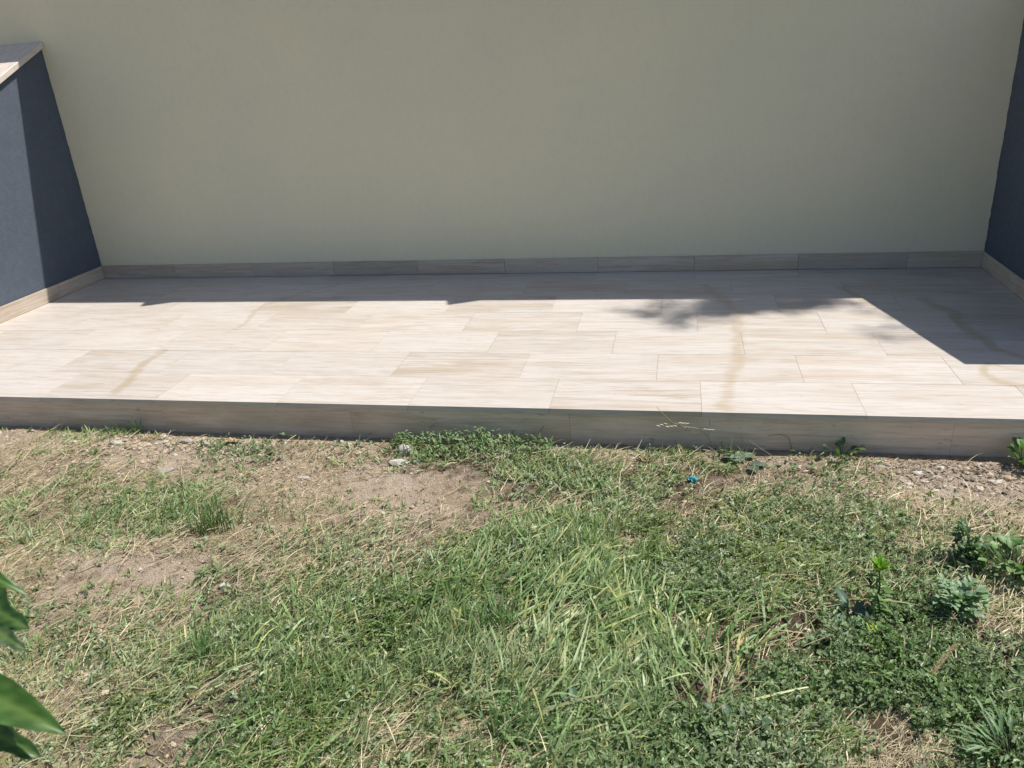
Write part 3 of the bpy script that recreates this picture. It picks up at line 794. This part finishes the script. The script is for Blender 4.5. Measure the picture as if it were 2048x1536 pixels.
broad_weed(.06, -3.38, 9, .075, .022, (.09, .17, .09), 'dark broad-bladed weed at the bottom, right of centre', .02, (.9, 1.4), spread=.03)
broad_weed(.74, -2.47, 6, .04, .022, (.17, .22, .15), 'small wilted weed lying right of the blue scrap', .01, (1.3, 1.6), spread=.035, bend=(0, .2))
broad_weed(.42, -3.38, 16, .04, .022, (.10, .17, .10), 'loose leafy weed near the bottom edge, under the longest blades', .03, (.8, 1.4), spread=.07)
# grass tufts
def tuft(x, y, n, L, w, col, label, th=.35, spread=.03, mat=None, straw=.1, lean=0.):
    z = gz(x, y); t = thing('grass_tuft', (x, y, z), label, 'grass tuft')
    xx = x + np.clip(rng.normal(0, spread, n), -1.6 * spread, 1.6 * spread); yy = y + np.clip(rng.normal(0, spread * .6, n), -spread, spread)
    c = np.array(col)[None] * 1.6 * rng.uniform(.6, 1.25, n)[:, None]; s_ = rng.random(n) < straw; c[s_] = lerpc(*STRAW, rng.random(s_.sum()))
    j = join([blades(xx, yy, L * rng.uniform(.45, 1.1, n), w * rng.uniform(.7, 1.2, n), rng.uniform(0, 6.3, n), np.abs(rng.normal(lean, th, n)), rng.uniform(.05, .7, n), c)])
    mesh_obj('blades', j[0], j[1], mat or M_GRASS, t, {'col': j[2]})
tuft(-1.31, -2.70, 120, .13, .0036, (.075, .140, .050), 'tall upright dark green tuft left of the bare patch', .26, .045)
tuft(-1.50, -2.74, 90, .055, .003, (.11, .19, .06), 'short dense tuft beside the tall upright one', .7, .03)
tuft(-1.10, -2.62, 45, .10, .0026, (.12, .16, .07), 'thin sparse upright tuft right of the tall one', .3, .06)
tuft(-1.78, -2.68, 150, .08, .0032, (.10, .19, .075), 'flattened blue-green tuft in the left part of the lawn', .9, .06, lean=.6)
tuft(-2.19, -2.05, 150, .06, .0022, (.10, .18, .06), 'small bright green tuft at the foot of the step, far left', .8, .045)
tuft(-2.08, -2.03, 25, .085, .004, (.07, .14, .05), 'short broad-bladed tuft touching the step beside the far left tuft', .6, .02)
tuft(-1.98, -2.08, 90, .040, .0016, (.40, .31, .16), 'dry golden tuft among the stones at the step', .5, .018, M_STRAW, 1.)
tuft(-.84, -2.03, 60, .07, .0026, (.16, .20, .07), 'upright yellowish tuft at the left end of the weedy clump', .5, .03, straw=.4)
tuft(-.98, -3.30, 110, .10, .0036, (.12, .20, .07), 'arching green tuft in the lower left lawn', .8, .03)
tuft(-.22, -3.10, 130, .12, .0038, (.12, .20, .08), 'arching long-bladed tuft in the middle of the lower lawn', .7, .04)
tuft(.36, -2.62, 90, .075, .0032, (.11, .18, .07), 'leaning tuft below the blue scrap', .7, .04)
tuft(-.10, -3.45, 60, .12, .0045, (.11, .20, .08), 'broad upright tuft at the bottom edge, right of centre', .5, .04)
tuft(.30, -2.08, 140, .05, .0022, (.20, .21, .08), 'short yellowing tuft by the brown leaf near the step', .8, .045, straw=.4)
tuft(.50, -2.04, 60, .085, .0026, (.15, .19, .08), 'thin leaning tuft beside the oat stalk at the step', .8, .04, straw=.4)
tuft(-2.55, -2.03, 14, .05, .0022, (.14, .16, .08), 'few sparse blades at the step near the left edge', .7, .02)

# low leafy weeds along the step, left of centre
random.seed(8); fo = Plant(); st = Plant(); x0, y0 = -.52, -2.04; z0_ = gz(x0, y0)
for i in range(420):
    px = U(-.86, -.20); py = -2.03 - abs(random.gauss(0, .055)); h = max(.004, (.075 - .3 * abs(py + 2.03)) * U(.3, 1.1) * (1 - .35 * abs(px - x0) / .34))
    g_ = gz(px, py); b_ = (px, py, g_ + h)
    if i % 4 == 0: st.stem(curve((px + U(-.01, .01), py + U(-.01, .01), g_ - .003), b_, 3), .0009, .0007, (.15, .19, .08))
    fo.leaf(b_, U(0, 6.3), U(.4, 1.5), U(.010, .026), U(.005, .012), U(0, .9), np.array((.150, .260, .085) if i % 3 else (.30, .38, .20)) * U(.75, 1.25), .3, 0, 4)
for i in range(90):
    px = U(-.85, -.20); py = U(-2.10, -2.02); g_ = gz(px, py)
    fo.leaf((px, py, g_ + U(.01, .04)), U(0, 6.3), U(.7, 1.4), U(.04, .09), U(.0025, .005), U(.2, 1.), np.array((.28, .36, .17)) * U(.8, 1.3), .3, 0, 6)
def clump(st, fo, label):
    k = len(fo.V); fo.V += st.V; fo.C += st.C; fo.E += st.E; fo.F += [tuple(i + k for i in f) for f in st.F]
    tag(fo.build('weed_clump', M_LEAF, None), label, 'weeds', kind='stuff')
clump(st, fo, 'dense clump of low leafy weeds growing along the step left of centre')
fo = Plant(); st = Plant(); x0, y0 = -1.52, -2.12
for i in range(230):
    px = random.gauss(x0, .10); py = min(-2.02, random.gauss(y0, .045)); g_ = gz(px, py)
    fo.leaf((px, py, g_ + U(.002, .022)), U(0, 6.3), U(.5, 1.5), U(.008, .016), U(.004, .008), U(0, .6), np.array((.22, .30, .14)) * U(.75, 1.3), .3, 0, 3)
clump(st, fo, 'flat patch of tiny-leaved weed near the step, right of the pile of stones')

# seed stalks
def stalk(name, x, y, label, pts, r, spike, col=(.30, .30, .17), fol=None, cat='seed stalk'):
    t = thing(name, (x, y, gz(x, y)), label, cat); P = Plant(); P.stem(pts, r, r * .5, col)
    P.build('stem', M_STRAW, t)
    if spike.V: spike.build('seed_head', M_STRAW, t)
    return t
z = gz(.41, -2.00); sp = Plant(); top = np.array((.245, -2.015, z + .125)); 
pts = [np.array(p) for p in ((.41, -2.00, z), (.408, -2.0, z + .035), (.385, -2.005, z + .075), (.355, -2.01, z + .098), (.30, -2.012, z + .108), (.262, -2.015, z + .122), (.235, -2.015, z + .150), (.20, -2.01, z + .185))]
for p, a in ((pts[3], 2.6), (pts[3], -.3), (pts[4], 3.), (pts[5], .3), (pts[5], 2.8)):
    e = p + np.array([math.cos(a) * .05, -.004, -.01 + U(-.01, .02)]); q = Plant(); sp.stem(curve(p, e, 3), .0009, .0006, (.42, .38, .25))
    for k in range(3): sp.leaf(p + (e - p) * (.4 + .28 * k), a, 1.4, .020, .0055, .2, (.62, .58, .44), .4, 0, 3)
stalk('oat_stalk', .41, -2.0, 'thin drooping oat stalk with pale spikelets in front of the step', pts, .0017, sp, (.38, .42, .20))
z = gz(.71, -2.0)
stalk('grass_stalk', .71, -2.0, 'arching green stalk bending left over the step, right of the oat stalk', [np.array(p) for p in ((.71, -2.0, z), (.700, -2.0, z + .035), (.690, -2.0, z + .065), (.66, -2.0, z + .078), (.615, -2.01, z + .075))], .0016, Plant(), (.15, .20, .09), cat='grass stalk')
z = gz(-.715, -2.02); sp = Plant()
for k in range(5): sp.leaf((-.735 - .003 * k, -2.02, z + .075 + .006 * k), U(0, 6.3), .6, .012, .004, .3, (.16, .20, .09), .3, 0, 3)
stalk('grass_stalk', -.715, -2.02, 'thin stalk with a tiny head rising from the weedy clump', [np.array(p) for p in ((-.71, -2.02, z), (-.715, -2.02, z + .05), (-.735, -2.02, z + .082), (-.748, -2.02, z + .10))], .001, sp, (.20, .22, .12), cat='grass stalk')
z = gz(.62, -2.05)
stalk('grass_stalk', .62, -2.05, 'straight pale stalk leaning left between the oat stalk and the arching one', curve((.64, -2.05, z), (.545, -2.02, z + .055), 5), .0011, Plant(), (.38, .36, .24), cat='grass stalk')
# foxtail
x, y = .86, -3.20; z = gz(x, y); sp = Plant(); a0 = np.array((x + .005, y + .01, z + .025)); a1 = np.array((x + .085, y + .085, z + .075))
ax = (a1 - a0)
for i in range(420):
    t = random.random(); p = a0 + ax * t + np.array([U(-1, 1), U(-1, 1), U(-1, 1)]) * .0035
    sp.leaf(p, math.atan2(ax[1], ax[0]) + random.gauss(0, .9), U(.5, 1.5), U(.007, .012), .0012, .2, (.42, .34, .17), .1, 0, 2)
stalk('foxtail_stalk', x, y, 'bristly tan foxtail seed head lying at an angle in the lower right grass', curve((x - .05, y - .06, z), a1, 6), .0012, sp, (.35, .30, .16))
# lying straws
for (x0, y0, x1, y1, r, lab) in ((-.42, -2.66, .10, -2.30, .0022, 'long pale straw lying from the bare patch towards the blue scrap'),
                                 (-1.02, -2.36, -.40, -2.13, .0016, 'long thin straw lying across the top of the bare patch'),
                                 (-2.10, -2.50, -1.78, -2.24, .0015, 'thin straw lying in the dry grass at the left'),
                                 (-1.55, -3.35, -1.15, -3.20, .0019, 'golden straw lying in the lower left lawn'),
                                 (-.86, -3.46, -.66, -3.16, .0018, 'green-yellow stem lying at the bottom, left of centre'),
                                 (.10, -2.55, .42, -2.78, .0018, 'bent pale stem lying under the blue scrap')):
    n = 9; pts = []
    for i in range(n):
        t = i / (n - 1); px, py = x0 + (x1 - x0) * t + math.sin(t * 5) * .008, y0 + (y1 - y0) * t + math.sin(t * 4) * .010
        pts.append(np.array([px, py, gz(px, py) + .010 + .010 * math.sin(math.pi * t)]))
    P = Plant(); P.stem(pts, r, r * .5, (.50, .42, .26)); o = P.build('straw', M_STRAW, None); tag(o, lab, 'straw', 'single straws on the lawn')

# ------------------------------------------------------------------ stones, dead leaves, scrap
def rock(x, y, sx, sy, sz, mat, label, seed, name='stone', group='stones on the soil'):
    nu, nv = 18, 11; V = []; F = []; rr = np.random.default_rng(seed); pl_ = rr.normal(0, 1, (9, 3)); pl_ /= np.linalg.norm(pl_, axis=1)[:, None]
    z = gz(x, y)
    for j in range(nv + 1):
        for i in range(nu):
            a = 2 * math.pi * i / nu; b_ = math.pi * j / nv
            d = np.array([math.sin(b_) * math.cos(a), math.sin(b_) * math.sin(a), math.cos(b_)])
            r = min(1.0, min([.80 / max(1e-3, float(d @ p)) if d @ p > 0 else 9 for p in pl_])); r *= 1 + .07 * (float(fbm(d[0] * 3 + seed, d[1] * 3 + d[2], 3, 2)) - .5)
            V.append((x + d[0] * r * sx, y + d[1] * r * sy, z + sz * .25 + d[2] * r * sz))
    for j in range(nv):
        for i in range(nu):
            a = j * nu + i; b_ = j * nu + (i + 1) % nu; F.append((a, a + nu, b_ + nu, b_))
    return tag(mesh_obj(name, V, F, mat), label, 'stone', group)
rock(-.80, -2.105, .034, .028, .030, M_ROCKW, 'white stone half buried at the left end of the weedy clump', 1)
rock(-.80, -2.185, .046, .024, .014, M_ROCKW, 'flat pale stone just below the white stone by the weedy clump', 2)
rock(-.725, -2.185, .018, .012, .012, M_ROCKW, 'small white chip beside the flat pale stone', 3)
rock(-1.10, -3.00, .020, .014, .012, M_ROCKW, 'white stone alone in the bare soil of the lower left', 4)
rock(-1.15, -2.32, .026, .010, .004, M_ROCKW, 'thin flat white chip on the bare soil above the tall tuft', 5)
rock(-2.11, -2.14, .036, .018, .012, M_ROCKW, 'flat whitish stone below the far left tuft', 6)
rock(-1.80, -2.09, .030, .020, .014, M_ROCKG, 'grey stone at the foot of the step among chips', 7)
rock(-1.70, -2.10, .018, .014, .012, M_ROCKG, 'small grey stone right of the larger one at the step', 8)
rock(-1.92, -2.11, .026, .016, .010, M_ROCKG, 'low grey stone next to the dry golden tuft', 9)
rock(-1.10, -2.045, .012, .010, .010, M_ROCKW, 'round pale pebble at the step, left of the weedy clump', 10)
rock(-1.06, -2.06, .009, .008, .007, M_ROCKW, 'tiny pale pebble touching the round one', 11)
rock(1.00, -2.10, .022, .014, .006, M_ROCKG, 'flat grey stone in the chips right of the pale leafy weed', 12)
rock(1.12, -2.13, .024, .014, .006, M_ROCKW, 'flat pale stone among bark chips near the right end of the step', 13)
rock(1.20, -2.09, .016, .012, .006, M_ROCKW, 'smaller pale stone behind the flat one near the right end', 14)
rock(1.07, -2.20, .018, .010, .006, M_ROCKW, 'pale chip lower than the other stones at the right', 15)
rock(1.36, -2.16, .030, .014, .007, M_ROCKW, 'long pale stone below the leafy weed at the right end', 16)
rock(.88, -2.56, .016, .014, .010, M_ROCKW, 'cream coloured pebble in the grass right of centre', 17)
rock(-1.76, -2.32, .040, .030, .004, M_ROCKG, 'large flat grey stone level with the soil, left part', 18)
rock(.58, -2.09, .012, .010, .006, M_ROCKW, 'small pale stone beside the wilted weed', 19)
rock(-.62, -3.46, .014, .010, .008, M_ROCKG, 'grey pebble at the bottom edge, left of centre', 20)
def dry_leaf(x, y, L, w, yaw, label, seed):
    random.seed(seed); P = Plant(); P.leaf((x, y, gz(x, y) + .006), yaw, 1.35, L, w, .45, (.5, .32, .18), .5, 0, 9, .6, .12)
    o = mesh_obj('dead_leaf', P.V, P.F, M_DRYLEAF, smooth=True); tag(o, label, 'dead leaf', 'dead leaves')
dry_leaf(-1.62, -2.09, .065, .040, .4, 'curled tan dead leaf against the step, left of the flat weed patch', 1)
dry_leaf(.17, -2.13, .065, .036, 2.2, 'curled orange-brown dead leaf near the step, left of the blue scrap', 2)
dry_leaf(.44, -3.09, .060, .022, .9, 'narrow tan dead leaf on the lower lawn', 3)
dry_leaf(-.50, -3.05, .04, .022, .2, 'small brown dead leaf in the grass under the bare patch', 4)
dry_leaf(-.86, -2.86, .045, .018, 2.9, 'thin brown dead leaf in the middle left lawn', 5)
# torn blue scrap
random.seed(4); V = []; F = []; nx_, ny_ = 9, 6; x0, y0 = .335, -2.245; z0_ = gz(x0, y0)
for s_ in (0, 1):
    for j in range(ny_):
        for i in range(nx_):
            u, v = i / (nx_ - 1) - .5, j / (ny_ - 1) - .5
            V.append((x0 + u * .032 + .002 * math.sin(v * 9), y0 + v * .020 + .002 * math.sin(u * 14), z0_ + .012 + .006 * math.sin(u * 7 + v * 5) + .008 * v - s_ * .0008))
n = nx_ * ny_
for j in range(ny_ - 1):
    for i in range(nx_ - 1):
        a = j * nx_ + i; F += [(a, a + 1, a + nx_ + 1, a + nx_), (n + a, n + a + nx_, n + a + nx_ + 1, n + a + 1)]
ring = list(range(nx_)) + [nx_ * k + nx_ - 1 for k in range(1, ny_)] + [nx_ * (ny_ - 1) + k for k in range(nx_ - 2, -1, -1)] + [nx_ * k for k in range(ny_ - 2, 0, -1)]
for a, b_ in zip(ring, ring[1:] + ring[:1]): F.append((a, n + a, n + b_, b_))
tag(mesh_obj('plastic_scrap', V, F, M_BLUE, smooth=True), 'small torn scrap of turquoise blue plastic lying in the dry grass', 'litter')

# ------------------------------------------------------------------ shrub whose leaves reach in at the lower left
random.seed(3)
sx, sy = -.50, -4.33; sh_ = thing('shrub', (sx, sy, gz(sx, sy)), 'shrub with large glossy green leaves reaching in at the lower left, close to the camera', 'shrub')
P = Plant(); z = gz(sx, sy)
trunk = [np.array(p) for p in ((sx, sy, z - .01), (sx + .01, sy + .01, z + .35), (sx - .005, sy, z + .7), (sx + .02, sy + .01, z + 1.02), (sx + .03, sy + .01, z + 1.15))]
P.stem(trunk, .010, .004, (.13, .16, .07)); Ls = Plant()
def blade_leaf(b_, t_, w, up, droop, col, lob=False):
    """broad leaf from b_ to t_, blade facing 'up', margins undulating"""
    b_ = np.array(b_); t_ = np.array(t_); ax = t_ - b_; L = np.linalg.norm(ax); ax /= L; up = np.array(up, float); sd_ = np.cross(up, ax); sd_ /= np.linalg.norm(sd_); up = np.cross(ax, sd_)
    n0 = len(Ls.V); ns = 16
    for i in range(ns + 1):
        t = i / ns; ww = w * .5 * (math.sin(math.pi * t ** .85) ** .8 if 0 < t < 1 else 0)
        if lob: ww *= .8 + .28 * math.sin(t * 13 + 1)
        c = b_ + ax * L * t + up * droop * 4 * t * (1 - t) * (1 + .8 * t) - sd_ * w * .25 * (t * t - t)
        for k in (-1, -.66, -.33, 0, .33, .66, 1):
            q = c + sd_ * ww * k + up * (abs(k) * ww * .28 + .0016 * math.sin(t * 17 + k * 2) * abs(k)) - up * (.0010 if abs(math.sin(t * 22 + abs(k) * 2.5)) > .92 else 0)
            Ls.V.append(tuple(q)); Ls.C.append(list(np.array(col))); Ls.E.append(1. if k == 0 else (.5 if abs(math.sin(t * 22 + abs(k) * 2.5)) > .90 else 0))
    for i in range(ns):
        for k in range(6):
            a = n0 + i * 7 + k; Ls.F.append((a, a + 1, a + 8, a + 7))
LC = (.050, .125, .020)
FA = [((-.433, -4.271, .880), (-.317, -4.294, .886), .018, (.25, -.35, .9), .018, LC, False),
      ((-.427, -4.281, .872), (-.331, -4.296, .850), .052, (.5, -.6, .6), .004, (.03, .085, .02), True),
      ((-.417, -4.280, .838), (-.352, -4.290, .816), .030, (.3, -.5, .8), .002, (.07, .12, .06), True),
      ((-.392, -4.354, .842), (-.238, -4.375, .811), .038, (.15, -.45, .9), .010, LC, False),
      ((-.386, -4.365, .815), (-.277, -4.374, .778), .050, (.3, -.6, .7), .006, (.035, .095, .02), True)]
for b_, t_, w, up, dr, c, lb in FA:
    blade_leaf(b_, t_, w, up, dr, c, lb)
    h = min(max(b_[2] - .04, .1), .95); k = trunk[2] * (1 - (h - .4) / .6) + trunk[3] * ((h - .4) / .6); k = np.array([sx + .005, sy, b_[2] - .05])
    P.stem(curve(k, np.array(b_), 4, .004), .0018, .0013, (.12, .17, .06))
for i in range(26):    # the rest of the crown, outside the picture
    a = U(2.3, 4.2); h = z + U(.35, 1.2); b_ = np.array([sx, sy, h]) + np.array([math.cos(a), math.sin(a), .2]) * .05
    e = b_ + np.array([math.cos(a), math.sin(a), U(-.5, .3)]) * U(.10, .16)
    blade_leaf(b_, e, U(.035, .055), (U(-.3, .3), U(-.3, .3), 1), .01, np.array(LC) * U(.8, 1.3), i % 2 == 0); P.stem(curve((sx, sy, h - .03), b_, 3), .0018, .0013, (.12, .17, .06))
P.build('stem', M_SHRUB, sh_); Ls.build('foliage', M_SHRUB, sh_)

# ------------------------------------------------------------------ tree behind the wall; its crown edge dapples the paving
random.seed(9)
tree = thing('tree', (6.4, 3.5, ZG), 'tree standing behind the rear wall that throws the dappled leaf shade on the paving', 'tree')
T = Plant(); T.stem([np.array(p) for p in ((6.4, 3.5, ZG), (6.35, 3.45, 2.5), (6.2, 3.4, 5.0), (5.95, 3.3, 7.0), (5.6, 3.2, 9.0))], .17, .05, (.12, .1, .07))
def on_ray(p, h): return np.array([p[0] + .5 * h, p[1] + .2216 * h, h])
blobs = [((.136, -.83), .07, 34), ((.26, -.93), .075, 44), ((.05, -.76), .06, 18), ((.42, -.79), .06, 34), ((.60, -.73), .07, 42), ((.75, -.71), .07, 40), ((.90, -.66), .065, 34), ((.34, -.66), .035, 14), ((.20, -.64), .04, 12), ((1.00, -.70), .06, 22), ((.42, -.74), .10, 60), ((.52, -.73), .10, 90), ((.62, -.74), .10, 90), ((.72, -.73), .10, 90), ((.82, -.70), .10, 80), ((.92, -.66), .10, 60), ((1.02, -.63), .08, 30), ((.50, -.63), .08, 50), ((.60, -.63), .08, 50), ((.70, -.63), .08, 50), ((.80, -.62), .08, 50), ((.90, -.60), .08, 40), ((.16, -.70), .16, 30), ((.3, -.88), .16, 34), ((1.10, -.66), .05, 14), ((.30, -.78), .12, 30), ((1.26, -1.02), .06, 12),
         ((.28, -1.02), .05, 12), ((1.295, -.88), .045, 14), ((1.24, -1.17), .07, 22), ((1.18, -.80), .05, 9), ((.50, -.86), .05, 12), ((1.06, -.56), .08, 14), ((.66, -.60), .14, 70), ((.92, -.52), .12, 60), ((.45, -.58), .08, 30)]
tv = []
for (c, r, n) in blobs:
    hb = U(7.6, 9.0); q = on_ray(c, hb); T.stem(curve((5.95, 3.3, 7.0), q + np.array([.08, .1, 0]), 6, .15, .02), .014, .004, (.12, .1, .07))
    for i in range(n):
        h = hb + U(-.35, .35); p = (c[0] + random.gauss(0, r * .75), c[1] + random.gauss(0, r * .50)); tv.append((*on_ray(p, h), U(.035, .065)))
for i in range(3600):
    h = U(7.0, 10.4); c = (U(.2, 3.2), U(-.45, 1.0)); q = on_ray(c, h)
    if c[0] > 1.5 or c[1] > -.30: tv.append((*q, U(.06, .09)))
tv = np.array(tv); n = len(tv)
v, qf, _, c = leaflets(tv[:, 0], tv[:, 1], tv[:, 2], rng.uniform(0, 6.3, n), rng.normal(-.2, .4, n), tv[:, 3], tv[:, 3] * .55, np.tile([[.07, .12, .04]], (n, 1)) * rng.uniform(.7, 1.3, n)[:, None])
T.build('trunk', M_STRAW, tree)
mesh_obj('crown', v, [qf], M_LEAF, tree, {'col': c})
